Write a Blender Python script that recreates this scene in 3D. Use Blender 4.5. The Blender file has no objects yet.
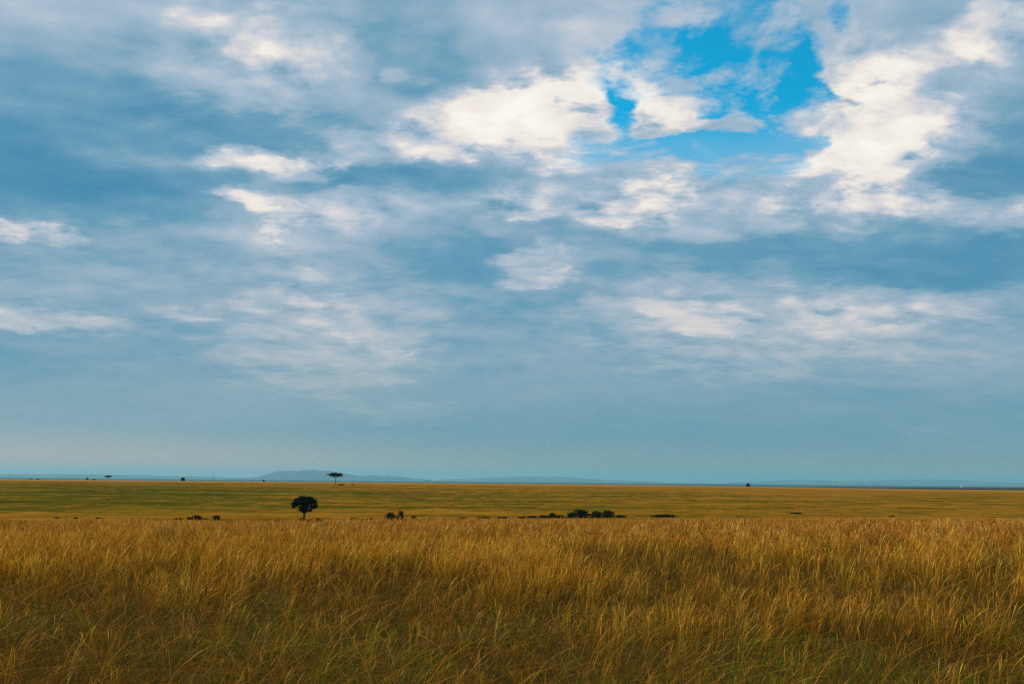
import bpy, math, random
import numpy as np
from mathutils import Vector, Matrix

random.seed(7)
rng = np.random.default_rng(11)
SC = bpy.context.scene
COL = SC.collection
R = math.radians

# ---------------------------------------------------------------- camera
W, H, FPX = 1024, 684, 1000.0
EYE = 2.5                       # eye height in metres: standing in an open vehicle
PITCH = R(7.88)
ROLL = R(0.53)                  # the photographer held the camera a touch off level
cam_d = bpy.data.cameras.new('camera')
cam_d.sensor_width = 36.0
cam_d.lens = 36.0 * FPX / W
cam_d.clip_start = 0.1
cam_d.clip_end = 200000.0
cam = bpy.data.objects.new('camera', cam_d)
COL.objects.link(cam)
CAM_M = Matrix.Rotation(R(90) + PITCH, 4, 'X') @ Matrix.Rotation(ROLL, 4, 'Z')
cam.matrix_world = Matrix.Translation((0, 0, EYE)) @ CAM_M
SC.camera = cam


def ray(px, py):
    d = CAM_M.to_3x3() @ Vector(((px - W / 2) / FPX, (H / 2 - py) / FPX, -1.0))
    return d


def azel(px, py):
    d = ray(px, py).normalized()
    return math.degrees(math.atan2(d.x, d.y)), math.degrees(math.asin(d.z))


def lin(r, g, b):
    f = lambda c: c / 12.92 if c <= 0.04045 else ((c + 0.055) / 1.055) ** 2.4
    return (f(r / 255), f(g / 255), f(b / 255))


# ---------------------------------------------------------------- colour management
SC.view_settings.view_transform = 'Standard'
SC.view_settings.look = 'None'
SC.view_settings.exposure = 0.0
SC.view_settings.gamma = 1.0
SC.view_settings.use_curve_mapping = False

# ---------------------------------------------------------------- light
SUN_AZ, SUN_EL = R(-68), R(30)          # azimuth from +Y (view direction) towards +X
sun_d = bpy.data.lights.new('sun', 'SUN')
sun_d.energy = 5.0
sun_d.angle = R(1.2)
sun_d.color = (1.0, 0.86, 0.66)
sun = bpy.data.objects.new('sun', sun_d)
COL.objects.link(sun)
sdir = Vector((math.sin(SUN_AZ) * math.cos(SUN_EL), math.cos(SUN_AZ) * math.cos(SUN_EL), math.sin(SUN_EL)))
sun.rotation_euler = sdir.to_track_quat('Z', 'Y').to_euler()
sun.location = (-40, 30, 60)


class NT:
    """Short-hand for wiring nodes."""
    def __init__(self, tree):
        self.t = tree

    def n(self, kind, **kw):
        nd = self.t.nodes.new(kind)
        for k, v in kw.items():
            setattr(nd, k, v)
        return nd

    def put(self, sock, v):
        if isinstance(v, bpy.types.NodeSocket):
            self.t.links.new(v, sock)
        elif v is not None:
            sock.default_value = v

    def m(self, op, a, b=None, c=None, clamp=False):
        nd = self.n('ShaderNodeMath', operation=op, use_clamp=clamp)
        for i, v in enumerate((a, b, c)):
            if v is not None:
                self.put(nd.inputs[i], v)
        return nd.outputs[0]

    def v(self, op, a, b=None, scale=None):
        nd = self.n('ShaderNodeVectorMath', operation=op)
        self.put(nd.inputs[0], a)
        if b is not None:
            self.put(nd.inputs[1], b)
        if scale is not None:
            self.put(nd.inputs['Scale'], scale)
        return nd.outputs['Value'] if op in ('LENGTH', 'DOT_PRODUCT') else nd.outputs[0]

    def xyz(self, x, y, z=0.0):
        nd = self.n('ShaderNodeCombineXYZ')
        for i, v in enumerate((x, y, z)):
            self.put(nd.inputs[i], v)
        return nd.outputs[0]

    def sep(self, v):
        nd = self.n('ShaderNodeSeparateXYZ')
        self.put(nd.inputs[0], v)
        return nd.outputs

    def noise(self, vec, scale, detail=4, rough=0.5, dist=0.0, lac=2.0, color=False, dims='3D'):
        nd = self.n('ShaderNodeTexNoise', noise_dimensions=dims)
        self.put(nd.inputs['Vector'], vec)
        nd.inputs['Scale'].default_value = scale
        nd.inputs['Detail'].default_value = detail
        nd.inputs['Roughness'].default_value = rough
        nd.inputs['Lacunarity'].default_value = lac
        nd.inputs['Distortion'].default_value = dist
        return nd.outputs['Color'] if color else nd.outputs[0]

    def rng(self, v, a, b, c=0.0, d=1.0, smooth=False):
        nd = self.n('ShaderNodeMapRange', interpolation_type='SMOOTHSTEP' if smooth else 'LINEAR')
        self.put(nd.inputs['Value'], v)
        for i, x in zip((1, 2, 3, 4), (a, b, c, d)):
            self.put(nd.inputs[i], x)
        return nd.outputs[0]

    def ramp(self, v, stops, interp='LINEAR'):
        nd = self.n('ShaderNodeValToRGB')
        cr = nd.color_ramp
        cr.interpolation = interp
        while len(cr.elements) < len(stops):
            cr.elements.new(0.5)
        for e, (p, c) in zip(cr.elements, stops):
            e.position = p
            e.color = (*c, 1)
        self.put(nd.inputs[0], v)
        return nd.outputs[0]

    def mix(self, f, a, b, blend='MIX'):
        nd = self.n('ShaderNodeMix', data_type='RGBA', blend_type=blend)
        self.put(nd.inputs['Factor'], f)
        self.put(nd.inputs['A'], a if isinstance(a, bpy.types.NodeSocket) else (*a, 1))
        self.put(nd.inputs['B'], b if isinstance(b, bpy.types.NodeSocket) else (*b, 1))
        return nd.outputs['Result']

    def blob(self, vec, cx, cy, rx, ry, rot=0.0):
        """Soft round patch, 1 in its middle and 0 at its rim."""
        mp = self.n('ShaderNodeMapping', vector_type='TEXTURE')
        self.put(mp.inputs['Vector'], vec)
        mp.inputs['Location'].default_value = (cx, cy, 0)
        mp.inputs['Rotation'].default_value = (0, 0, rot)
        mp.inputs['Scale'].default_value = (rx, ry, 1)
        g = self.n('ShaderNodeTexGradient', gradient_type='SPHERICAL')
        self.put(g.inputs[0], mp.outputs[0])
        return g.outputs['Fac']


# ---------------------------------------------------------------- sky: Nishita air with a broken cloud deck
# brightness patches of the cloud deck: direction (via the picture), half sizes in px, amount, tilt in degrees
CLOUDS = [
    (30, 10, 90, 40, .12, 0), (170, 5, 80, 30, .14, 0), (110, 110, 200, 80, -.16, 0), (30, 150, 120, 60, -.16, 0),
    (262, 62, 120, 80, .30, -20), (250, 46, 28, 18, .26, 0), (312, 44, 46, 44, .16, -40), (395, 45, 110, 60, -.20, 0),
    (250, 125, 160, 40, -.14, 0), (408, 76, 34, 15, .36, 0), (90, 190, 200, 38, -.26, 0), (140, 152, 120, 16, .10, 0),
    (268, 162, 84, 18, .66, 0), (300, 158, 70, 12, .26, -6), (420, 142, 130, 24, .36, -6), (470, 126, 90, 40, .34, -14),
    (550, 118, 110, 62, .62, -8), (565, 105, 60, 36, .34, 0), (661, 119, 44, 24, .75, -10), (500, 102, 40, 26, .22, 0), (420, 176, 190, 24, -.32, 2),
    (320, 174, 60, 12, -.22, 0), (240, 194, 30, 11, .42, 0), (266, 204, 36, 22, .44, 30), (300, 232, 140, 50, .21, 0), (330, 206, 120, 22, .12, 0),
    (15, 229, 60, 10, .42, 0), (160, 216, 130, 24, .12, 0), (505, 196, 130, 36, .21, 0), (532, 203, 60, 18, .26, 0),
    (430, 258, 190, 26, -.24, 0), (310, 256, 90, 16, .18, 0), (540, 264, 64, 24, .56, -8), (555, 268, 26, 12, .20, 0),
    (640, 198, 62, 32, .46, -10), (690, 176, 60, 16, .26, -20), (645, 185, 30, 16, .16, 0), (765, 212, 190, 26, .30, 0),
    (850, 198, 90, 18, .18, 0), (980, 205, 90, 16, .34, 0), (1014, 222, 40, 16, .26, 0),
    (862, 62, 50, 46, .34, 30), (905, 122, 120, 84, .46, -25), (890, 122, 70, 60, .34, -30), (865, 160, 95, 30, .30, -12),
    (920, 30, 90, 30, -.04, 0), (1004, 20, 56, 32, .46, 0), (980, 150, 120, 60, -.20, -20), (1000, 180, 120, 40, -.18, 0),
    (860, 268, 270, 40, -.34, 0), (900, 280, 130, 18, -.16, 0), (690, 228, 160, 26, -.16, 0), (1010, 258, 120, 30, -.12, 0),
    (780, 318, 220, 66, .34, 0), (698, 318, 60, 24, .36, 8), (815, 310, 50, 26, .24, 30), (880, 318, 90, 12, .28, -4),
    (690, 284, 70, 14, .16, 0), (800, 292, 120, 12, .18, 0), (900, 296, 120, 14, .12, 0), (1000, 370, 90, 30, .16, 0),
    (935, 436, 60, 9, .12, 0), (325, 335, 130, 70, .32, 0), (330, 318, 70, 26, .26, 30), (412, 357, 50, 14, .26, 6),
    (30, 320, 100, 14, .46, 0), (186, 314, 40, 7, .30, 0), (395, 412, 80, 12, .22, -3), (250, 392, 200, 40, .08, 0),
    (150, 250, 300, 30, -.04, 0), (60, 360, 240, 60, -.08, 0), (480, 300, 160, 40, -.06, 0), (560, 320, 140, 60, -.05, 0),
    (1010, 320, 120, 40, -.05, 0), (560, 14, 180, 40, .16, 0), (640, 60, 120, 24, .10, -10), (720, 235, 60, 16, .05, 0),
]
# where the deck is torn open
HOLES = [
    (690, 90, 150, 66, .75, 16), (640, 90, 90, 40, .35, 20), (750, 100, 130, 80, .45, 0), (735, 48, 110, 36, .50, 30), (765, 22, 60, 30, .45, 30), (700, 62, 110, 30, .30, 25),
    (610, 152, 120, 36, .62, 10), (690, 150, 150, 40, .40, 0), (772, 14, 44, 24, .45, 0), (845, 26, 20, 34, .45, 0),
    (800, 85, 60, 50, .35, 0), (835, 110, 30, 40, .30, 0), (790, 150, 90, 30, .30, 0),
    (620, 108, 28, 34, .7, 0), (812, 150, 40, 30, .5, 30), (775, 60, 60, 50, .3, 0),
    (662, 120, 40, 22, -1.9, -10), (658, 130, 80, 10, -.70, -6), (700, 130, 50, 12, -.40, 0), (760, 128, 80, 16, -.60, 6), (808, 118, 44, 18, -.60, 14),
    (740, 92, 50, 30, -.35, 0), (540, 118, 72, 44, -1.0, 0), (645, 195, 80, 34, -.9, -10), (870, 80, 50, 60, -.8, 20), (865, 150, 80, 40, -.8, 0),
]

world = bpy.data.worlds.new('World')
SC.world = world
world.use_nodes = True
wt = world.node_tree
wt.nodes.clear()
q = NT(wt)
tc = q.n('ShaderNodeTexCoord')
D = q.v('NORMALIZE', tc.outputs['Generated'])
dx, dy, dz = q.sep(D)
az = q.m('MULTIPLY', q.m('ARCTAN2', dx, dy), 57.29578)
el = q.m('MULTIPLY', q.m('ARCSINE', dz), 57.29578)
A = q.xyz(az, el)
elp = q.m('ADD', q.m('MAXIMUM', dz, 0.0), 0.20)
P = q.xyz(q.m('DIVIDE', dx, elp), q.m('DIVIDE', dy, elp))       # the flat cloud deck overhead
# ragged edges: push the directions about by noise
w1 = q.v('SUBTRACT', q.noise(P, 2.2, 3, .5, color=True), (.5, .5, .5))
w2 = q.v('SUBTRACT', q.noise(P, 8.0, 6, .6, color=True), (.5, .5, .5))
off = q.v('ADD', q.v('MULTIPLY', w1, (3.4, 1.8, 0)), q.v('MULTIPLY', w2, (3.6, 2.4, 0)))
AW = q.v('ADD', A, off)
PXD = 57.29578 / FPX

def patches(vec, lst, soft=lambda py: 1.0, rim=None):
    acc = 0.0
    for (px, py, rx, ry, amt, rot) in lst:
        a0, e0 = azel(px, py)
        b = q.blob(vec, a0, e0, rx * PXD * 1.25, ry * PXD * 1.25, R(-rot))
        amt *= soft(py)
        if rim is not None and amt >= .22:                # heaped cloud: a torn, firm outline
            acc = q.m('MULTIPLY_ADD', q.rng(q.m('MULTIPLY', b, rim), .16, .52, smooth=True), amt * .62, acc)
            acc = q.m('MULTIPLY_ADD', q.rng(b, 0.0, 0.8, smooth=True), amt * .42, acc)
        else:
            acc = q.m('MULTIPLY_ADD', q.rng(b, 0.0, 0.8, smooth=True), amt * (1.25 if amt < 0 and rim is not None else 1.0), acc)
    return acc


tear = q.m('SUBTRACT', q.noise(q.v('ADD', q.v('MULTIPLY', P, (1, 1.35, 1)), q.v('SCALE', w1, scale=.2)), 5.5, 10, .60), .5)
rim = q.m('MAXIMUM', q.m('MULTIPLY_ADD', tear, 5.0, 1.0), 0.0)
bright = patches(AW, CLOUDS, lambda py: 1.0 if py < 240 else .72, rim)   # thinner, duller cloud low down
hole = patches(q.v('ADD', A, q.v('SCALE', off, scale=.75)), HOLES)
f1 = q.noise(P, 2.6, 6, .50, dist=.3)
f2 = q.noise(q.v('ADD', P, q.v('SCALE', w1, scale=.12)), 8.0, 9, .58)
f3 = q.noise(q.v('MULTIPLY', P, (1.0, 2.2, 1.0)), 5.0, 4, .5)
# relief: the same billows seen a little towards the sun, so that each has a lit and a shaded side
PS = q.v('ADD', P, (-.035, .02, 0.0))
f2s = q.noise(q.v('ADD', PS, q.v('SCALE', w1, scale=.12)), 8.0, 9, .58)
relief = q.m('SUBTRACT', f2, f2s)
# and a larger shading: heaps are lit on top and grey underneath (down = outwards over the deck)
PD = q.v('ADD', q.v('SCALE', P, scale=1.035), (-.02, 0.0, 0.0))
tear_d = q.noise(q.v('ADD', q.v('MULTIPLY', PD, (1, 1.35, 1)), q.v('SCALE', w1, scale=.2)), 5.5, 6, .55)
heap = q.m('SUBTRACT', q.m('ADD', tear, .5), tear_d)
lowfade = q.rng(el, 1.0, 17.0, .15, 1.0, smooth=True)
base = q.m('MULTIPLY_ADD', q.rng(el, 12.0, 17.0, 1.0, 0.0, smooth=True), -.03, q.rng(el, 0.0, 24.0, .375, .40))
lit = q.m('MULTIPLY', q.rng(bright, .05, .40, .22, .95, smooth=True), q.rng(bright, .5, 1.0, 1.0, .55, smooth=True))          # thick bright cloud is lumpy, the grey sheet is smooth
tex = q.m('MULTIPLY', q.m('SUBTRACT', f1, .5), .50)
tex = q.m('MULTIPLY_ADD', q.m('SUBTRACT', f3, .5), .30, tex)
fine = q.m('MULTIPLY', q.m('SUBTRACT', f2, .5), .62)
fine = q.m('MULTIPLY_ADD', relief, 1.5, fine)
fine = q.m('MULTIPLY_ADD', heap, 1.3, fine)
tex = q.m('MULTIPLY_ADD', fine, lit, tex)
bsum = q.m('ADD', q.m('MULTIPLY_ADD', tex, lowfade, base), q.m('MULTIPLY', bright, .82))
bsum = q.m('MULTIPLY_ADD', q.rng(hole, .05, .6), .22, bsum)
streak = q.m('SUBTRACT', q.noise(q.v('ADD', q.v('MULTIPLY', A, (.035, .28, 0)), q.v('SCALE', w1, scale=.5)), 1.0, 6, .55), .5)
bsum = q.m('MULTIPLY_ADD', q.m('MULTIPLY', streak, q.rng(el, 2.0, 18.0, 1.0, .45)), .42, bsum)
cloud = q.ramp(q.rng(bsum, -.3, 1.5), [
    (0.00, lin(58, 130, 172)), (0.18, lin(84, 144, 178)), (0.30, lin(112, 160, 187)), (0.38, lin(142, 174, 196)),
    (0.48, lin(164, 187, 207)), (0.57, lin(187, 199, 213)), (0.68, lin(216, 216, 219)), (0.80, lin(243, 236, 228)),
    (1.0, lin(255, 252, 244))])
grey = q.rng(el, 4.0, 18.0, .66, .08, smooth=True)          # the lower deck is seen through more air
cloud = q.mix(grey, cloud, q.mix(q.rng(bsum, .2, .8), lin(92, 150, 178), lin(216, 208, 204)))
# thin veil of dusty air low over the plain
veil = q.rng(el, 0.5, 9.0, .72, 0.0, smooth=True)
veilc = q.mix(q.rng(az, -28, 10, 0, 1, smooth=True), lin(140, 166, 174), lin(92, 148, 164))
dust = q.rng(el, .2, 3.0, .8, 0.0, smooth=True)          # dusty band seen through the bottom of the air
veilc = q.mix(dust, veilc, q.mix(q.rng(az, -28, 10, 0, 1, smooth=True), (.74, .50, .32), (.34, .37, .28)))
cloud = q.mix(veil, cloud, veilc)
sky = q.n('ShaderNodeTexSky', sky_type='NISHITA')
sky.sun_disc = False
sky.sun_elevation = SUN_EL
sky.sun_rotation = SUN_AZ
sky.air_density = 1.0
sky.dust_density = 0.3
sky.ozone_density = 2.0
BG = 0.1
blue = q.v('MULTIPLY', sky.outputs[0], (0.05, 1.58, 1.75))
rag = q.m('MULTIPLY_ADD', tear, .7, q.m('SUBTRACT', q.noise(P, 9.0, 9, .62, dist=.3), .5))
wisp = q.noise(q.v('ADD', P, q.v('SCALE', w1, scale=.35)), 5.5, 8, .60)
hn = q.m('MULTIPLY_ADD', rag, 2.6, hole)
opened = q.rng(hn, .22, .86, 0.0, 1.0, smooth=True)
opened = q.m('MULTIPLY', opened, q.rng(hole, .05, .30, smooth=True))
opened = q.m('MULTIPLY', opened, q.rng(q.m('MULTIPLY_ADD', rag, .55, wisp), .45, .66, 1.0, .12, smooth=True))
opened = q.m('MULTIPLY', opened, q.rng(el, 16.5, 21.0, .60, 1.0, smooth=True))     # thin cloud across the lower part
col = q.mix(opened, q.v('SCALE', cloud, scale=1.0 / BG), blue)
bg = q.n('ShaderNodeBackground')
q.put(bg.inputs['Color'], col)
bg.inputs['Strength'].default_value = BG
out = q.n('ShaderNodeOutputWorld')
wt.links.new(bg.outputs[0], out.inputs['Surface'])
world.cycles.sampling_method = 'MANUAL'
world.cycles.sample_map_resolution = 512

# ================================================================ the place
def smooth(a, b, x):
    t = np.clip((x - a) / (b - a), 0, 1)
    return t * t * (3 - 2 * t)


class Noise2:
    """Value noise on a wrapping grid, for planting and ground relief."""
    def __init__(self, seed):
        self.g = np.random.default_rng(seed).random((256, 256))

    def __call__(self, x, y, octaves=1):
        out, amp, tot = 0.0, 1.0, 0.0
        for o in range(octaves):
            xs, ys = x * 2 ** o + 17.3 * o, y * 2 ** o + 9.1 * o
            xi, yi = np.floor(xs).astype(int), np.floor(ys).astype(int)
            fx, fy = xs - xi, ys - yi
            fx, fy = fx * fx * (3 - 2 * fx), fy * fy * (3 - 2 * fy)
            g = self.g
            a = g[xi % 256, yi % 256] * (1 - fx) + g[(xi + 1) % 256, yi % 256] * fx
            b = g[xi % 256, (yi + 1) % 256] * (1 - fx) + g[(xi + 1) % 256, (yi + 1) % 256] * fx
            out = out + amp * (a * (1 - fy) + b * fy)
            tot += amp
            amp *= .5
        return out / tot


NA, NB, NC, ND = Noise2(1), Noise2(2), Noise2(3), Noise2(4)

# fall below eye level (in 1/1000 of the distance) of the slope across the valley
FALL_Y = np.array([250, 330, 420, 550, 700, 900, 1300, 1500.0])
FALL_A = np.array([55.6, 42.2, 32.0, 20.0, 11.4, 6.0, 3.6, 3.9])


def brow(x, y):
    """Distance at which the near field starts to fall into the valley."""
    t = np.clip(x / np.maximum(y, 8.0), -.6, .6)
    return 38.6 + 16.0 * t + 3.0 * (ND(x * .09, y * 0 + 3.3, 2) - .5)


def ground_z(x, y):
    x, y = np.asarray(x, float), np.asarray(y, float)
    near = .10 * (NA(x * .11, y * .11, 2) - .5) * smooth(-5, 12, y)
    d = np.maximum(y - brow(x, y), 0.0)
    drop = np.where(d < 24, d * d * .0011, .6336 + (d - 24) * .0528)
    znear = near - drop
    t = np.clip(x / np.maximum(y, 8.0), -.7, .7)
    zf = EYE - np.interp(y, FALL_Y, FALL_A) * .001 * np.clip(y, 250, 1500)
    zf = zf - smooth(.1, .5, t) * smooth(600, 1300, y) * 2.6
    zf = zf + (NB(x / 160.0, y / 110.0, 3) - .5) * .5 * smooth(300, 500, y) * (1 - .6 * smooth(900, 1300, y))
    # beyond the crest the land falls to a wide plain
    low = -40 + 27 * smooth(.18, .5, t)
    zplain = np.interp(y, [1500, 2600, 6000, 30000], [0, 1, 1, 1.0])
    far = low + (-48 - low) * smooth(4000, 22000, y)
    zf = np.where(y > 1500, zf + (far - zf) * smooth(0, 1, zplain), zf)
    k = 1.2
    z = np.logaddexp(znear / k, zf / k) * k
    return np.where(y < 120, np.where(y < 60, znear, znear + (z - znear) * smooth(60, 120, y)), z)


def on_ground(px, py, y0=240.0, y1=9000.0):
    """Where a line of sight meets the land beyond the near field."""
    d = ray(px, py)
    ys = np.geomspace(y0, y1, 6000)
    xs = ys * d.x / d.y
    zs = EYE + ys * d.z / d.y
    hit = np.nonzero(zs <= ground_z(xs, ys))[0]
    i = hit[0] if len(hit) else len(ys) - 1
    return Vector((xs[i], ys[i], float(ground_z(xs[i], ys[i]))))


def at_range(px, y):
    d = ray(px, 481)
    x = y * d.x / d.y
    return Vector((x, y, float(ground_z(x, y))))


def mesh_obj(name, verts, faces, mat, parent=None, uvcol=None, smooth_shade=False):
    me = bpy.data.meshes.new(name)
    verts = np.asarray(verts, np.float32)
    faces = np.asarray(faces, np.int32)
    k = faces.shape[1]
    me.vertices.add(len(verts))
    me.vertices.foreach_set('co', verts.ravel())
    me.loops.add(faces.size)
    me.loops.foreach_set('vertex_index', faces.ravel())
    me.polygons.add(len(faces))
    me.polygons.foreach_set('loop_start', np.arange(0, faces.size, k, dtype=np.int32))
    if smooth_shade:
        me.polygons.foreach_set('use_smooth', np.ones(len(faces), bool))
    if uvcol is not None:
        at = me.color_attributes.new('tint', 'FLOAT_COLOR', 'POINT')
        at.data.foreach_set('color', np.asarray(uvcol, np.float32).ravel())
    me.materials.append(mat)
    me.update()
    me.validate()
    o = bpy.data.objects.new(name, me)
    COL.objects.link(o)
    if parent is not None:
        o.parent = parent
    return o


def structure(o):
    o['kind'] = 'structure'
    return o


def tag(o, label, cat, group=None):
    o['label'] = label
    o['category'] = cat
    if group:
        o['group'] = group
    return o


def new_mat(name):
    m = bpy.data.materials.new(name)
    m.use_nodes = True
    m.node_tree.nodes.clear()
    n = NT(m.node_tree)
    o = n.n('ShaderNodeOutputMaterial')
    return m, n, o


# ---------------------------------------------------------------- land
mat_land, n, o = new_mat('savanna_ground')
pos = n.n('ShaderNodeNewGeometry').outputs['Position']
gx, gy, gz = n.sep(pos)
flat = n.xyz(gx, gy)
wob = n.m('MULTIPLY', n.m('SUBTRACT', n.noise(n.v('MULTIPLY', flat, (.0032, .006, 0)), 1.0, 4, .6), .5), 700.0)
yy = n.m('ADD', gy, n.m('MULTIPLY', wob, n.rng(gy, 330, 800, .25, 1.0)))
stripe = n.noise(n.v('MULTIPLY', flat, (.007, .020, 0)), 1.0, 6, .65)
fleck = n.noise(n.v('MULTIPLY', flat, (.080, .042, 0)), 1.0, 5, .65)
tuss = n.noise(n.v('MULTIPLY', flat, (.22, .09, 0)), 1.0, 4, .7)
green = n.ramp(n.rng(yy, 300, 1300), [
    (.0, (.30,) * 3), (.06, (.26,) * 3), (.12, (.50,) * 3), (.22, (.58,) * 3), (.34, (.60,) * 3), (.46, (.42,) * 3), (.60, (.26,) * 3), (.9, (.10,) * 3), (1, (.05,) * 3)])
gmask = n.m('ADD', n.sep(green)[0], n.m('MULTIPLY', n.m('SUBTRACT', stripe, .5), 1.8))
gmask = n.m('MULTIPLY_ADD', n.m('SUBTRACT', fleck, .5), 1.7, gmask)
gmask = n.m('ADD', gmask, n.rng(gx, -260, 160, .16, -.20))
gmask = n.m('MULTIPLY_ADD', n.m('SUBTRACT', tuss, .5), 1.1, gmask)
gmask = n.rng(gmask, .12, .88, smooth=True)
straw = n.mix(n.rng(n.noise(n.v('MULTIPLY', flat, (.02, .05, 0)), 1.0, 5, .65), .3, .7), (.150, .070, .003), (.32, .145, .012))
olive = n.mix(n.rng(n.noise(n.v('MULTIPLY', flat, (.010, .03, 0)), 1.0, 5, .65), .3, .7), (.036, .029, .001), (.094, .095, .003))
slope = n.mix(gmask, straw, olive)
crest = n.rng(n.m('MULTIPLY_ADD', n.m('SUBTRACT', stripe, .5), 500.0, gy), 950, 1250, smooth=True)
slope = n.mix(n.m('MULTIPLY', crest, .7), slope, (.40, .185, .035))
scrub = n.noise(n.v('MULTIPLY', flat, (.045, .055, 0)), 1.0, 5, .7)
slope = n.mix(n.rng(scrub, .56, .68, 0.0, .75, smooth=True), slope, (.035, .032, .004))
soil = n.mix(n.noise(pos, 3.0, 6, .6), (.030, .019, .006), (.075, .045, .012))
wood = n.mix(n.noise(n.v('MULTIPLY', flat, (.004, .0012, 0)), 1.0, 4, .6), (.030, .030, .014), (.060, .050, .022))
c = n.mix(n.rng(gy, 62, 110), soil, slope)
c = n.mix(n.rng(gy, 1500, 1900), c, wood)
b = n.n('ShaderNodeBsdfDiffuse')
n.put(b.inputs['Color'], c)
bp = n.n('ShaderNodeBump')
bp.inputs['Strength'].default_value = .35
bp.inputs['Distance'].default_value = .3
n.put(bp.inputs['Height'], n.noise(pos, 1.2, 5, .65))
n.put(b.inputs['Normal'], bp.outputs[0])
n.put(o.inputs['Surface'], b.outputs[0])

ys = np.concatenate([np.arange(-30, 6, 2.0), np.arange(6, 120, 1.0), np.geomspace(120, 1700, 240), np.geomspace(1720, 49000, 120)])
us = np.linspace(-1, 1, 181)
wide = np.maximum(70.0, 1.0 * np.abs(ys) + 30)
wide = np.where(ys > 120, np.maximum(wide, .95 * ys + 40), wide)
X = us[None, :] * wide[:, None]
Y = np.repeat(ys[:, None], len(us), 1)
Z = ground_z(X, Y)
nv = len(us)
idx = np.arange(len(ys) * nv).reshape(len(ys), nv)
F = np.stack([idx[:-1, :-1], idx[:-1, 1:], idx[1:, 1:], idx[1:, :-1]], -1).reshape(-1, 4)
structure(mesh_obj('ground', np.stack([X, Y, Z], -1).reshape(-1, 3), F, mat_land, smooth_shade=True))

# ---------------------------------------------------------------- hills on the skyline
mat_hill, n, o = new_mat('far_hills')
b = n.n('ShaderNodeBsdfDiffuse')
geo = n.n('ShaderNodeNewGeometry').outputs['Position']
n.put(b.inputs['Color'], n.mix(n.noise(geo, .0015, 5, .6), (.085, .080, .075), (.160, .140, .125)))
n.put(o.inputs['Surface'], b.outputs[0])


def hill_range(dist, profile, depth, seed):
    """A worn range: PROFILE lists (picture column, height in 1/1000 of the distance)."""
    px = np.array([p[0] for p in profile], float)
    hh = np.array([p[1] for p in profile], float)
    cols = np.linspace(px[0], px[-1], 200)
    h = np.interp(cols, px, hh)
    kern = np.hanning(13)
    h = np.convolve(np.pad(h, 6, mode='edge'), kern / kern.sum(), 'valid')
    nz = Noise2(seed)
    v = np.linspace(-1, 1, 33)
    base = -48.0
    V = []
    for j, s in enumerate(v):
        fall = (1 - abs(s) ** 1.6)
        for i, cpx in enumerate(cols):
            d = ray(cpx, 481)
            y = dist + s * depth
            x = dist * d.x / d.y
            f = .86 + .28 * float(nz(np.array(i * .11), np.array(j * .3), 3))
            top = base + (h[i] * .001 * dist + 52) * f if h[i] > 0 else base
            V.append((x, y, base - 6 + (top - base + 6) * fall))
    V = np.array(V)
    idx = np.arange(len(V)).reshape(len(v), len(cols))
    F = np.stack([idx[:-1, :-1], idx[:-1, 1:], idx[1:, 1:], idx[1:, :-1]], -1).reshape(-1, 4)
    return structure(mesh_obj('hill', V, F, mat_hill, smooth_shade=True))


hill_range(33000, [(248, 0), (262, 1.2), (272, 5.0), (282, 7.0), (300, 7.6), (318, 8.0), (330, 7.4), (345, 5.2), (356, 3.2), (368, 3.6), (385, 3.4), (400, 2.6), (415, 1.0), (428, 0)], 2200, 21)
hill_range(42000, [(440, 0), (470, 1.2), (500, 3.0), (520, 4.0), (548, 4.1), (570, 3.0), (600, 1.6), (640, .3), (660, 0)], 2500, 22)
hill_range(45000, [(735, 0), (760, 1.4), (800, 3.2), (830, 2.6), (870, 2.6), (905, 4.4), (935, 4.6), (965, 3.9), (1000, 2.6), (1050, 2.2), (1120, 0)], 2500, 23)
hill_range(38000, [(-120, 0), (-60, 1.6), (0, 1.5), (60, 1.9), (110, 1.9), (170, 1.4), (225, .6), (262, 0)], 2500, 24)

# ---------------------------------------------------------------- tall grass
mat_grass, n, o = new_mat('dry_grass')
col_a = n.n('ShaderNodeAttribute', attribute_name='tint').outputs['Color']
df = n.n('ShaderNodeBsdfDiffuse')
n.put(df.inputs['Color'], col_a)
tr = n.n('ShaderNodeBsdfTranslucent')
n.put(tr.inputs['Color'], col_a)
mx = n.n('ShaderNodeMixShader')
mx.inputs[0].default_value = .26
n.put(mx.inputs[1], df.outputs[0])
n.put(mx.inputs[2], tr.outputs[0])
gl = n.n('ShaderNodeBsdfGlossy')
gl.inputs['Roughness'].default_value = .38
gl.inputs['Color'].default_value = (1.0, .66, .26, 1)
mg = n.n('ShaderNodeMixShader')
mg.inputs[0].default_value = .018
n.put(mg.inputs[1], mx.outputs[0])
n.put(mg.inputs[2], gl.outputs[0])
n.put(o.inputs['Surface'], mg.outputs[0])

LV = np.array([0, .32, .62, .84, 1.0])


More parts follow.
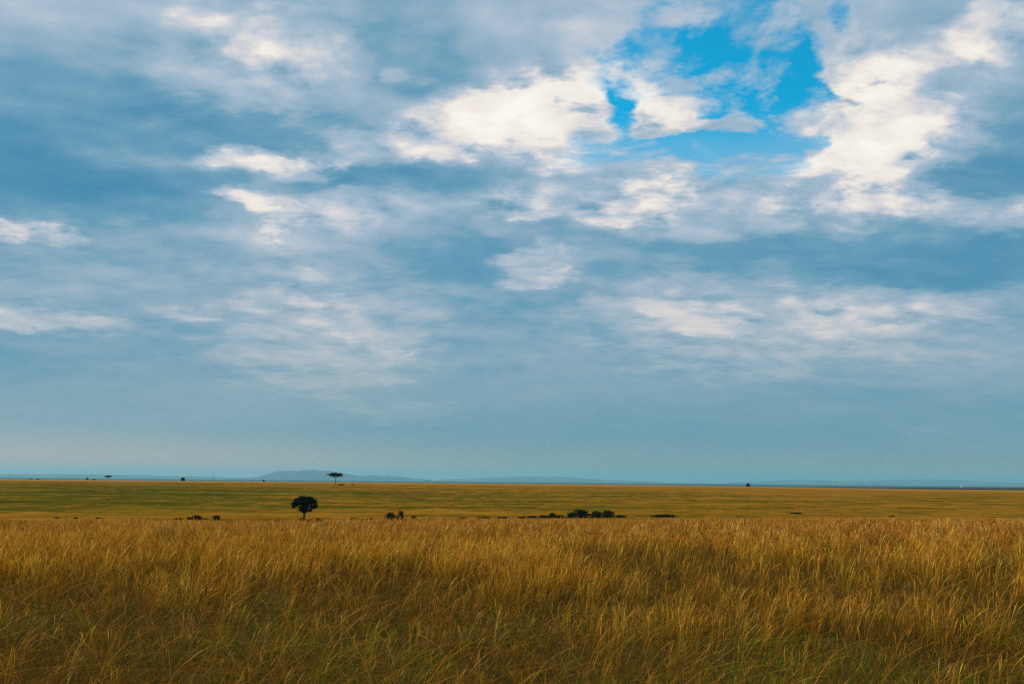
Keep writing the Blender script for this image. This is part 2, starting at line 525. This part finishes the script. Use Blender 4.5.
def blades(x, y, h, az, lean, bend, w, face, prof, tint0, tint1, head=None):
    """Ribbon blades: N roots, each five rungs from root to tip."""
    N = len(x)
    z0 = ground_z(x, y) - .02
    s = LV[None, :]
    hor = h[:, None] * (lean[:, None] * s + bend[:, None] * s ** 2.2)
    ver = h[:, None] * (s - .38 * np.abs(bend[:, None]) * s ** 2.6)
    cx = x[:, None] + hor * np.cos(az)[:, None]
    cy = y[:, None] + hor * np.sin(az)[:, None]
    cz = z0[:, None] + ver
    hw = .5 * w[:, None] * prof
    ox = hw * np.cos(face)[:, None]
    oy = hw * np.sin(face)[:, None]
    V = np.empty((N, 5, 2, 3), np.float32)
    V[:, :, 0, 0], V[:, :, 0, 1], V[:, :, 0, 2] = cx - ox, cy - oy, cz
    V[:, :, 1, 0], V[:, :, 1, 1], V[:, :, 1, 2] = cx + ox, cy + oy, cz
    C = np.ones((N, 5, 2, 4), np.float32)
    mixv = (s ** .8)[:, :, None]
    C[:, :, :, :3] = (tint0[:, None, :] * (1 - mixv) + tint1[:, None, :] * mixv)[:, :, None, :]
    if head is not None:
        C[:, 3, :, :3] *= np.asarray(head)
        C[:, 4, :, :3] *= np.asarray(head)
    base = (np.arange(N) * 10)[:, None, None]
    q4 = np.array([[0, 1, 3, 2], [2, 3, 5, 4], [4, 5, 7, 6], [6, 7, 9, 8]])[None]
    F = (base + q4).reshape(-1, 4)
    return V.reshape(-1, 3), F, C.reshape(-1, 4)


def plant(n_try, dens):
    """Roots over the near field, DENS(x, y) between 0 and 1 as the chance to keep one."""
    y = 5.5 * (78 / 5.5) ** rng.random(n_try)           # even in log distance
    hwid = .62 * y + 9.0
    x = (rng.random(n_try) * 2 - 1) * hwid
    keep = rng.random(n_try) < dens(x, y)
    keep &= y < brow(x, y) + 26
    return x[keep], y[keep]


OPENINGS = [(-3.0, 21, 1.9, 2.0), (-4.0, 18, 1.7, 1.5), (4.1, 29.5, 2.6, 2.4), (-4.0, 14.2, 2.0, 1.7), (6.4, 14.0, 2.2, 1.5), (-1.0, 12.0, 2.6, 1.2), (2.6, 12.4, 1.6, 1.2)]


def bare(x, y):
    """0 in thick standing straw, 1 in the low green openings."""
    p = .55 * NC(x * .22, y * .13, 3) + .45 * NA(x * .75 + 40, y * .5, 2)
    for cx, cy, rx, ry in OPENINGS:
        p = p + .30 * np.exp(-(((x - cx) / rx) ** 2 + ((y - cy) / ry) ** 2))
    k = smooth(.43, .56, p + .14 * smooth(26, 10, y) - .07 * smooth(20, 34, y))
    return k


PAL = np.array([(.60, .268, .016), (.68, .325, .022), (.52, .200, .014), (.38, .130, .012), (.68, .38, .06), (.30, .15, .008)])
GRN = np.array([(.040, .046, .003), (.085, .085, .005), (.11, .066, .005), (.055, .080, .005), (.12, .054, .006)])
PARTS = []


def pal(P, k, N):
    i = rng.integers(0, len(P), N)
    j = rng.integers(0, len(P), N)
    f = rng.random((N, 1)) * k
    return P[i] * (1 - f) + P[j] * f


def cluster(x, y, per, spread):
    N = len(x)
    X = np.repeat(x, per) + rng.normal(0, 1, N * per) * spread
    Y = np.repeat(y, per) + rng.normal(0, 1, N * per) * spread
    return X, Y


WIND = -.15
# 1: standing straw with seed heads, in tufts
x, y = plant(88000, lambda x, y: (1 - .90 * bare(x, y)) * (.14 + .86 * smooth(10, 31, y)))
per = 6
tuft_h = np.repeat(.62 + .26 * rng.random(len(x)), per) * (.86 + .28 * np.repeat(NB(x * .3, y * .2, 2), per))
tuft_az = np.repeat(rng.normal(WIND, 1.5, len(x)), per)
tuft_v = np.repeat(np.clip(rng.normal(1, .28, len(x)), .45, 1.7) * (.72 + .56 * NC(x * .8, y * .35, 2)), per)[:, None]
tcol = np.repeat(pal(PAL, 1, len(x)), per, 0)
x, y = cluster(x, y, per, .055)
N = len(x)
h = tuft_h * (.72 + .40 * rng.random(N)) * (.74 + .26 * smooth(9, 24, y))
t1 = tcol * tuft_v * (.45 + 1.1 * rng.random((N, 1))) + rng.normal(0, .012, (N, 3)) * [1, .6, .1]
rust = smooth(31, 44, y)[:, None]                      # redder seed heads along the brow
t1 = t1 * (1 - rust + rust * np.array([.92, .87, 1.30]))
t0 = t1 * .28 + .50 * pal(GRN, 1, N)  # greener roots, also darkened in the colour as shade low between the stalks
prof = np.array([.9, .8, .75, 1.7, .35])[None, :]
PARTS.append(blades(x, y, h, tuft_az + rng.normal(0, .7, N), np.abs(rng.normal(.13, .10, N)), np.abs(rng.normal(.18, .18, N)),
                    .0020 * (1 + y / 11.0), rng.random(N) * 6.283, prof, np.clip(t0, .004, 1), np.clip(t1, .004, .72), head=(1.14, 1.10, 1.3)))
# 2: lower leaf blades, green to brown
x, y = plant(48000, lambda x, y: .50 + .30 * bare(x, y))
per = 7
tcol = pal(GRN, 1, len(x))
lush = (rng.random(len(x)) < .85 * smooth(24, 12, y) * smooth(.35, .6, NB(x * .5 + 9, y * .4, 2)))[:, None]
tcol = np.repeat(np.where(lush, np.array([(.105, .145, .009)]) * (.6 + .8 * rng.random((len(x), 1))), tcol), per, 0)
tb = np.repeat((.20 + .26 * rng.random(len(x))) * (1 - .42 * bare(x, y)), per)
x, y = cluster(x, y, per, .06)
N = len(x)
t1 = tcol * (.7 + .6 * rng.random((N, 1)))
strawtip = (rng.random((N, 1)) < .30)
t1 = np.where(strawtip, pal(PAL, 1, N) * .8, t1)
prof = np.array([.8, 1.0, .85, .5, .08])[None, :]
PARTS.append(blades(x, y, tb * (.6 + .8 * rng.random(N)), rng.random(N) * 6.283, np.abs(rng.normal(.3, .2, N)), np.abs(rng.normal(.35, .25, N)),
                    .0042 * (1 + y / 22.0), rng.random(N) * 6.283, prof, np.clip(tcol * .8, .004, 1), np.clip(t1, .004, 1)))
# 3: a few long arching stems standing proud of the rest, mostly near
x, y = plant(9000, lambda x, y: np.where(y < 22, 1.0, .35))
N = len(x)
t1 = pal(PAL, 1, N) * np.array([1.15, 1.1, 1.3])
prof = np.array([.8, .75, .7, .9, .5])[None, :]
PARTS.append(blades(x, y, .72 + .30 * rng.random(N), rng.normal(0, .5, N) + np.where(rng.random(N) < .62, 0, math.pi), np.abs(rng.normal(.2, .12, N)),
                    np.abs(rng.normal(.75, .3, N)), .0022 * (1 + y / 12.0), rng.random(N) * 6.283, prof, t1 * .7, np.clip(t1, .004, 1)))
# 4: fallen litter, flattened
x, y = plant(37000, lambda x, y: np.where(y < 30, 1.0, .2))
N = len(x)
t1 = pal(PAL, 1, N) * .45
PARTS.append(blades(x, y, .3 + .25 * rng.random(N), rng.random(N) * 6.283, rng.normal(.9, .25, N), rng.normal(.5, .3, N) + .4,
                    .0026 * (1 + y / 16.0), rng.random(N) * 6.283, prof, t1, t1))
off, VV, FF, CC = 0, [], [], []
for v_, f_, c_ in PARTS:
    VV.append(v_)
    FF.append(f_ + off)
    CC.append(c_)
    off += len(v_)
print('grass blades', off // 10)
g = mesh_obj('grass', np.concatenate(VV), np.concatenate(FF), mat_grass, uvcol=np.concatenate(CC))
g['kind'] = 'stuff'
tag(g, 'tall golden dry grass with green openings covering the near field', 'grass')

# ---------------------------------------------------------------- trees and bushes
mat_leaf, n, o = new_mat('dark_leaves')
rnd = n.n('ShaderNodeAttribute', attribute_name='tint').outputs['Color']
df = n.n('ShaderNodeBsdfDiffuse')
n.put(df.inputs['Color'], rnd)
tr = n.n('ShaderNodeBsdfTranslucent')
n.put(tr.inputs['Color'], rnd)
mx = n.n('ShaderNodeMixShader')
mx.inputs[0].default_value = .2
n.put(mx.inputs[1], df.outputs[0])
n.put(mx.inputs[2], tr.outputs[0])
n.put(o.inputs['Surface'], mx.outputs[0])
mat_bark, n, o = new_mat('bark')
b = n.n('ShaderNodeBsdfPrincipled')
n.put(b.inputs['Base Color'], n.mix(n.noise(n.n('ShaderNodeNewGeometry').outputs['Position'], 6.0, 5, .6), (.016, .012, .009), (.045, .034, .024)))
b.inputs['Roughness'].default_value = .9
n.put(o.inputs['Surface'], b.outputs[0])


def tube(path, radii, sides=7):
    V, F = [], []
    path = [Vector(p) for p in path]
    for i, p in enumerate(path):
        d = (path[min(i + 1, len(path) - 1)] - path[max(i - 1, 0)]).normalized()
        a = d.orthogonal().normalized()
        b2 = d.cross(a)
        for k in range(sides):
            t = 6.28318 * k / sides
            V.append(p + (a * math.cos(t) + b2 * math.sin(t)) * radii[i])
    for i in range(len(path) - 1):
        for k in range(sides):
            k2 = (k + 1) % sides
            F.append((i * sides + k, i * sides + k2, (i + 1) * sides + k2, (i + 1) * sides + k))
    return V, F


def join(parts):
    V, F = [], []
    for v, f in parts:
        o_ = len(V)
        V += [tuple(p) for p in v]
        F += [tuple(i + o_ for i in q_) for q_ in f]
    return V, F


def limb(a, b, r0, r1, r_, wob=.12, k=6):
    a, b = Vector(a), Vector(b)
    L = (b - a).length
    pts, rad = [], []
    for i in range(k):
        t = i / (k - 1)
        p = a.lerp(b, t)
        if 0 < i < k - 1:
            p += Vector((r_.gauss(0, 1), r_.gauss(0, 1), r_.gauss(0, .5))) * wob * L * .35
        pts.append(p)
        rad.append(r0 + (r1 - r0) * t)
    return tube(pts, rad)


def leaves(lobes, count, size, rg, dark=(.007, .011, .006), light=(.018, .026, .010)):
    """Small leaf sprays filling LOBES of (centre, half sizes); gaps stay open between the lobes."""
    vol = np.array([np.prod(l[1]) ** .75 for l in lobes])
    pick = rg.choice(len(lobes), count, p=vol / vol.sum())
    c = np.array([l[0] for l in lobes])[pick]
    r_ = np.array([l[1] for l in lobes])[pick]
    d = rg.normal(size=(count, 3))
    d /= np.linalg.norm(d, axis=1)[:, None]
    rad = rg.random(count) ** .42
    rad = rad * (1 + rg.normal(0, .10, count))
    p = c + d * r_ * rad[:, None]
    u = rg.normal(size=(count, 3))
    u /= np.linalg.norm(u, axis=1)[:, None]
    w = np.cross(u, rg.normal(size=(count, 3)))
    w /= np.linalg.norm(w, axis=1)[:, None]
    s = size * (.6 + .8 * rg.random(count))[:, None]
    V = np.stack([p - u * s, p + w * s * .55, p + u * s, p - w * s * .55], 1)
    t = rg.random((count, 1))
    cc = np.array(dark) * (1 - t) + np.array(light) * t
    lobe_t = rg.random(len(lobes))[pick][:, None]
    cc = cc * (.7 + .6 * lobe_t)
    C = np.ones((count, 4, 4))
    C[:, :, :3] = cc[:, None, :]
    F = np.arange(count * 4).reshape(-1, 4)
    return V.reshape(-1, 3), F, C.reshape(-1, 4)


def empty(name, loc):
    e = bpy.data.objects.new(name, None)
    e.empty_display_size = .5
    e.location = loc
    COL.objects.link(e)
    return e


# 1: the round-headed tree at the foot of the near rise
p = on_ground(304, 520.8)
u = p.y / FPX                                           # metres per picture element out there
t = tag(empty('savanna_tree', p), 'dark spreading tree with a domed crown standing in the valley behind the golden grass', 'tree')
rr = random.Random(3)
rg = np.random.default_rng(3)
fork = Vector((-.2 * u, 0, 7.0 * u))
tr_parts = [limb((-.3 * u, 0, -.4), fork, 1.7 * u, .95 * u, rr, .03)]
lobes = []
tips = [(-10.5, 16.0, 3.6, 2.6), (-7, 19.2, 4.6, 2.8), (-2, 21.2, 5.2, 2.6), (4, 21.0, 5.4, 2.6), (9, 18.8, 4.2, 2.8), (12, 14.6, 2.3, 2.4), (7.5, 13.2, 2.6, 2.0),
        (-4, 16.8, 3.0, 2.0), (1.5, 15.4, 3.2, 2.6), (-1.2, 11.0, 2.8, 2.2), (3.0, 17.8, 3.4, 2.2), (-11.8, 13.6, 1.7, 1.6), (5.2, 10.2, 1.5, 1.2), (-5.0, 13.0, 1.6, 1.1), (-.6, 9.2, 2.2, 1.8), (-2.8, 11.6, 1.8, 1.5), (2.0, 12.6, 2.2, 1.6)]
for i, (ax, az_, rx, rz) in enumerate(tips):
    for k in range(2):
        yo = rr.uniform(-6.5, 6.5) * (1 - abs(ax) / 16)
        tip = Vector((ax * .93 * u + rr.uniform(-.8, .8) * u, yo * u, az_ * u))
        tr_parts.append(limb(fork + Vector((0, 0, rr.uniform(-.8, .8) * u)), tip, .38 * u, .09 * u, rr, .16))
        lobes.append((tuple(tip), (rx * u, rx * u, rz * u)))
tr_parts.append(limb((5.0 * u, .3 * u, -.3), (5.4 * u, .2 * u, 10 * u), .16 * u, .08 * u, rr, .05))
V, F = join(tr_parts)
mesh_obj('trunk', V, F, mat_bark, t)
V, F, C = leaves(lobes, 5200, .30, rg)
mesh_obj('crown', V, F, mat_leaf, t, uvcol=C)


def umbrella(name, p, width, height, thick, label, seed, n_leaf=4200, skew=0.0):
    t = tag(empty(name, p), label, 'tree', 'flat topped acacias near the crest')
    rr, rg = random.Random(seed), np.random.default_rng(seed)
    fk = Vector((skew * .3, 0, height * .52))
    parts = [limb((0, 0, -.4), fk, .030 * height, .020 * height, rr, .05)]
    lobes = []
    for k in range(16):
        a = k * 2.399 + rr.uniform(-.3, .3)
        rad = width * .5 * math.sqrt((k + .4) / 16.0)
        tip = Vector((math.cos(a) * rad * .88, math.sin(a) * rad * .88, height - thick * (.45 + .35 * (rad / (width * .5)) ** 2) + rr.uniform(-.12, .12) * thick))
        if k % 2 == 0:
            parts.append(limb(fk + Vector((0, 0, rr.uniform(-.06, .04) * height)), tip, .011 * height, .004 * height, rr, .08))
        lobes.append((tuple(tip), (width * .135, width * .135, thick * .36)))
    if skew:
        lobes.append(((-width * .56, 0, height - thick * .62), (width * .10, width * .08, thick * .13)))
        parts.append(limb(fk, (-width * .56, 0, height - thick * .62), .008 * height, .003 * height, rr, .06))
    V, F = join(parts)
    mesh_obj('trunk', V, F, mat_bark, t)
    V, F, C = leaves(lobes, n_leaf, max(.26, .022 * width), rg)
    mesh_obj('crown', V, F, mat_leaf, t, uvcol=C)
    return t


p = on_ground(335.3, 484.9, 500)
u = p.y / FPX
umbrella('umbrella_acacia', p, 14.5 * u, 12.6 * u, 4.4 * u, 'flat topped umbrella acacia on a tall thin trunk in front of the mesa shaped hill', 5, skew=1.0)
p = at_range(108, 1330)
u = p.y / FPX
umbrella('umbrella_acacia', p, 8.0 * u, 5.4 * u, 2.4 * u, 'small flat topped acacia alone on the crest against pale blue distance', 8, 1500)

# bushes: one of each kind, then copies
SHRUBS = []


def make_shrub(kind, seed):
    t = empty('savanna_bush', (0, 0, 0))
    rr, rg = random.Random(seed), np.random.default_rng(seed)
    parts, lobes = [], []
    # unit size: one metre wide, one metre high
    for k in range(7 if kind != 'mound' else 10):
        a = rr.uniform(0, 6.283)
        rad = rr.uniform(.02, .30)
        hz = rr.uniform(.40, .72) if kind == 'round' else rr.uniform(.25, .78) if kind == 'tall' else rr.uniform(.25, .5)
        if kind != 'tall' and rad > .2:
            hz *= .75
        c_ = (math.cos(a) * rad, math.sin(a) * rad, hz)
        lobes.append((c_, (rr.uniform(.15, .24), rr.uniform(.15, .24), rr.uniform(.18, .30))))
        lobes.append(((c_[0] * 1.1, c_[1] * 1.1, hz * .45), (.20, .20, .26)))
        parts.append(limb((c_[0] * .2, c_[1] * .2, -.08), c_, .022, .008, rr, .1))
    if kind == 'tall':
        for k in range(3):
            parts.append(limb((0, 0, .5), (rr.uniform(-.1, .45), rr.uniform(-.2, .2), rr.uniform(1.25, 1.7)), .012, .006, rr, .08))
    V, F = join(parts)
    mesh_obj('stem', V, F, mat_bark, t)
    V, F, C = leaves(lobes, 1100, .055, rg, (.012, .012, .004), (.060, .052, .012))
    V[:, 2] = np.maximum(V[:, 2], -.05)
    mesh_obj('foliage', V, F, mat_leaf, t, uvcol=C)
    return t


PROTO = {k: [make_shrub(k, 30 + 7 * i + j) for j in range(3)] for i, k in enumerate(('round', 'mound', 'tall'))}
used = set()


def bush(px, py, wpx, hpx, kind, label, group, y0=240.0, dist=None):
    p = at_range(px, dist) if dist else on_ground(px, py - (.4 if y0 < 300 else 0), y0)
    u = p.y / FPX
    src = PROTO[kind][int(px) % 3]
    if src.name in used:
        c_ = src.copy()
        COL.objects.link(c_)
        for ch in list(src.children):
            d_ = ch.copy()
            COL.objects.link(d_)
            d_.parent = c_
    else:
        c_ = src
        used.add(src.name)
    c_.location = p
    c_.rotation_euler = (0, 0, (px * 1.7) % 6.28)
    c_.scale = (wpx * u * 1.95, wpx * u * 1.75, hpx * u * 1.05)
    tag(c_, label, 'bush', group)
    return c_


GV = 'dark bushes along the foot of the valley'
bush(57, 519, 4, 2.0, 'mound', 'leftmost low bush of the valley, small and brownish', GV)
bush(75, 519.3, 4, 2.0, 'mound', 'second small low bush from the left end of the valley', GV)
bush(99, 519.3, 5, 2.2, 'mound', 'small flat bush third from the left end of the valley', GV)
bush(178, 520, 6, 2.2, 'mound', 'low brown bush just left of a dark bush pair', GV)
bush(188.4, 520.2, 3, 3.4, 'round', 'tiny dark bush touching the left side of a larger ragged bush', GV)
bush(196.5, 520.4, 9, 5.8, 'round', 'ragged dark bush, the largest one left of the domed tree', GV)
bush(205.6, 520.5, 3.4, 2.6, 'round', 'tiny bush in the gap between two darker bushes left of the domed tree', GV)
bush(215, 520.6, 7.5, 5.4, 'round', 'dark bush second largest on the left of the domed tree', GV)
bush(279, 521.6, 6, 2.4, 'mound', 'low bush a short way left of the domed tree', GV)
bush(301.4, 521.8, 5, 4.6, 'round', 'leafy bush leaning on the trunk foot of the domed tree', GV)
bush(311, 521.6, 7, 2.8, 'mound', 'low spread bush right beside the trunk of the domed tree', GV)
bush(318.3, 521.6, 4, 3.4, 'round', 'small dark bush a step right of the domed tree', GV)
bush(357, 520.5, 10, 3.2, 'mound', 'wide low bush, first in the loose row right of the domed tree', GV)
bush(370, 520.3, 6, 3.2, 'mound', 'low bush second in the loose row right of the domed tree', GV)
bush(379, 520.2, 7, 3.0, 'mound', 'low thin bush just left of a tall two headed bush', GV)
bush(390.3, 520.2, 10.5, 8.0, 'round', 'broad dark bush beside an upright bush with bare twigs', GV)
bush(401.4, 520.2, 6, 8.8, 'tall', 'narrow upright bush with thin bare twigs above it', GV)
bush(413.6, 519.8, 4.6, 4.2, 'round', 'small round bush right of the upright twiggy bush', GV)
bush(463, 519.3, 5, 2.4, 'mound', 'small low bush at the left end of a faint dark line', GV)
bush(484, 519.0, 9, 2.2, 'mound', 'flat wide bush in the middle of a faint dark line', GV)
bush(504, 518.9, 8, 2.4, 'mound', 'flat bush a little left of the thick bush row', GV)
bush(522, 518.7, 7, 2.4, 'mound', 'low pale bush at the left start of the thick bush row', GV)
bush(533, 518.6, 8, 3.4, 'mound', 'low bush second from the left in the thick bush row', GV)
bush(543, 518.6, 9, 4.4, 'mound', 'spreading bush third from the left in the thick bush row', GV)
bush(551, 518.5, 7, 5.8, 'round', 'knobbly bush fourth from the left in the thick bush row', GV)
bush(560, 518.5, 8, 4.6, 'mound', 'lower bush between two knobbly bushes in the thick bush row', GV)
bush(569.5, 518.4, 8, 6.0, 'round', 'round bush touching the left side of the tallest bush', GV)
bush(580.5, 518.2, 14.5, 10.2, 'round', 'tallest and broadest dark bush of the thick bush row', GV)
bush(597.5, 518.0, 12.5, 7.4, 'round', 'rounded bush just right of the tallest bush', GV)
bush(609, 517.9, 11, 8.2, 'round', 'square headed bush closing the right end of the thick row', GV)
bush(620, 517.9, 8, 3.2, 'mound', 'low tail bush right of the square headed bush', GV)
bush(664.5, 517.6, 18, 4.0, 'mound', 'isolated low mound shaped bush right of the thick bush row', GV)
bush(891, 517.4, 5, 2.0, 'mound', 'tiny dark bush alone at the edge of the grass on the far right', GV)
GS = 'small bushes on the far slope'
bush(795, 514.4, 10, 2.0, 'mound', 'flat dark bush lying in the green strip of the right slope', GS)
bush(341.8, 485.2, 5, 1.6, 'mound', 'low bush beside the foot of the umbrella acacia', GS, 500)
bush(352.6, 485.2, 2.6, 1.4, 'mound', 'tiny bush further right of the umbrella acacia foot', GS, 500)
GC = 'lone dark bushes and small trees on the crest'
bush(182, 0, 4.0, 4.2, 'round', 'compact dark round bush on the crest left of the mesa shaped hill', GC, dist=1330)
bush(748, 0, 2.6, 4.6, 'round', 'small dark upright bush alone on the right half of the crest', GC, dist=1330)
bush(263.6, 0, 1.8, 2.6, 'round', 'speck of a bush on the crest at the left foot of the mesa hill', GC, dist=1350)
bush(94, 0, 2.8, 1.6, 'mound', 'low speck of a bush on the crest just left of the small acacia', GC, dist=1320)
bush(87, 0, 1.2, 2.8, 'tall', 'thin twiggy bush on the crest, second left of the small acacia', GC, dist=1320)
bush(38, 0, 2.4, 1.6, 'mound', 'right one of two tiny bushes at the left end of the crest', GC, dist=1320)
bush(30, 0, 2.0, 1.6, 'mound', 'left one of two tiny bushes at the left end of the crest', GC, dist=1320)
for ls in PROTO.values():
    for s_ in ls:
        if s_.name not in used:
            for ch in list(s_.children):
                bpy.data.objects.remove(ch)
            bpy.data.objects.remove(s_)

# a bare stem on the crest
p = at_range(212.7, 1340)
t = tag(empty('bare_tree', p), 'thin leafless tree like a pole on the crest between a round bush and the mesa', 'tree')
rr = random.Random(9)
u = 1.34
V, F = join([limb((0, 0, -.3), (.1, 0, 7.4 * u), .26, .10, rr, .02)])
mesh_obj('trunk', V, F, mat_bark, t)
V, F = join([limb((0, 0, h_), (sx, sy, h_ + 1.5), .10, .04, rr, .1) for h_, sx, sy in ((3.2, .9, .2), (4.5, -.8, .1), (5.6, .6, -.3), (2.4, -.7, .4))])
mesh_obj('branches', V, F, mat_bark, t)

# a pale hut far out on the dark plain
mat_hut, n, o = new_mat('pale_plaster')
b = n.n('ShaderNodeBsdfDiffuse')
n.put(b.inputs['Color'], n.mix(n.noise(n.n('ShaderNodeNewGeometry').outputs['Position'], .8, 4, .6), (.55, .42, .36), (.72, .60, .52)))
n.put(o.inputs['Surface'], b.outputs[0])
p = on_ground(963, 487.3, 1900, 20000)
t = tag(empty('plain_building', p), 'tiny pale building far out on the dark plain at the right', 'building')
u = p.y / FPX
w_, d_, h_ = 4.0 * u, 2.0 * u, .7 * u
V = [(sx * w_ / 2, sy * d_ / 2, z) for z in (-.5, h_) for sx, sy in ((-1, -1), (1, -1), (1, 1), (-1, 1))]
F = [(0, 1, 5, 4), (1, 2, 6, 5), (2, 3, 7, 6), (3, 0, 4, 7), (4, 5, 6, 7)]
mesh_obj('wall', V, F, mat_hut, t)
V = [(sx * w_ * .53, sy * d_ * .58, h_ + .01) for sx, sy in ((-1, -1), (1, -1), (1, 1), (-1, 1))] + [(-w_ * .53, 0, h_ * 1.6), (w_ * .53, 0, h_ * 1.6)]
me_f = [(0, 1, 5, 4), (2, 3, 4, 5), (0, 3, 2, 1), (0, 4, 3, 3), (1, 2, 5, 5)]
mesh_obj('roof', V, me_f[:3], mat_hut, t)

# ---------------------------------------------------------------- air
mat_haze, n, o = new_mat('haze')
pv = n.n('ShaderNodeVolumePrincipled')
pv.inputs['Color'].default_value = (.25, .68, .87, 1)
pv.inputs['Density'].default_value = 3.2e-5
pv.inputs['Anisotropy'].default_value = 0.1
n.put(o.inputs['Volume'], pv.outputs[0])
x0, x1, y0, y1, z0, z1 = -56000, 56000, -60, 50000, -60, 340
V = [(x, y, z) for z in (z0, z1) for x, y in ((x0, y0), (x1, y0), (x1, y1), (x0, y1))]
F = [(3, 2, 1, 0), (4, 5, 6, 7), (0, 1, 5, 4), (1, 2, 6, 5), (2, 3, 7, 6), (3, 0, 4, 7)]
hz = mesh_obj('haze', V, F, mat_haze)
hz['kind'] = 'stuff'
tag(hz, 'thin blue haze of distance over the whole plain', 'haze')
SC.cycles.max_bounces = 6
SC.cycles.transparent_max_bounces = 4
SC.cycles.volume_bounces = 0
SC.cycles.use_denoising = False          # the fine grain that is left reads as film grain; a denoiser smears the straw
SC.cycles.denoiser = 'OPENIMAGEDENOISE'
SC.cycles.denoising_input_passes = 'RGB_ALBEDO_NORMAL'
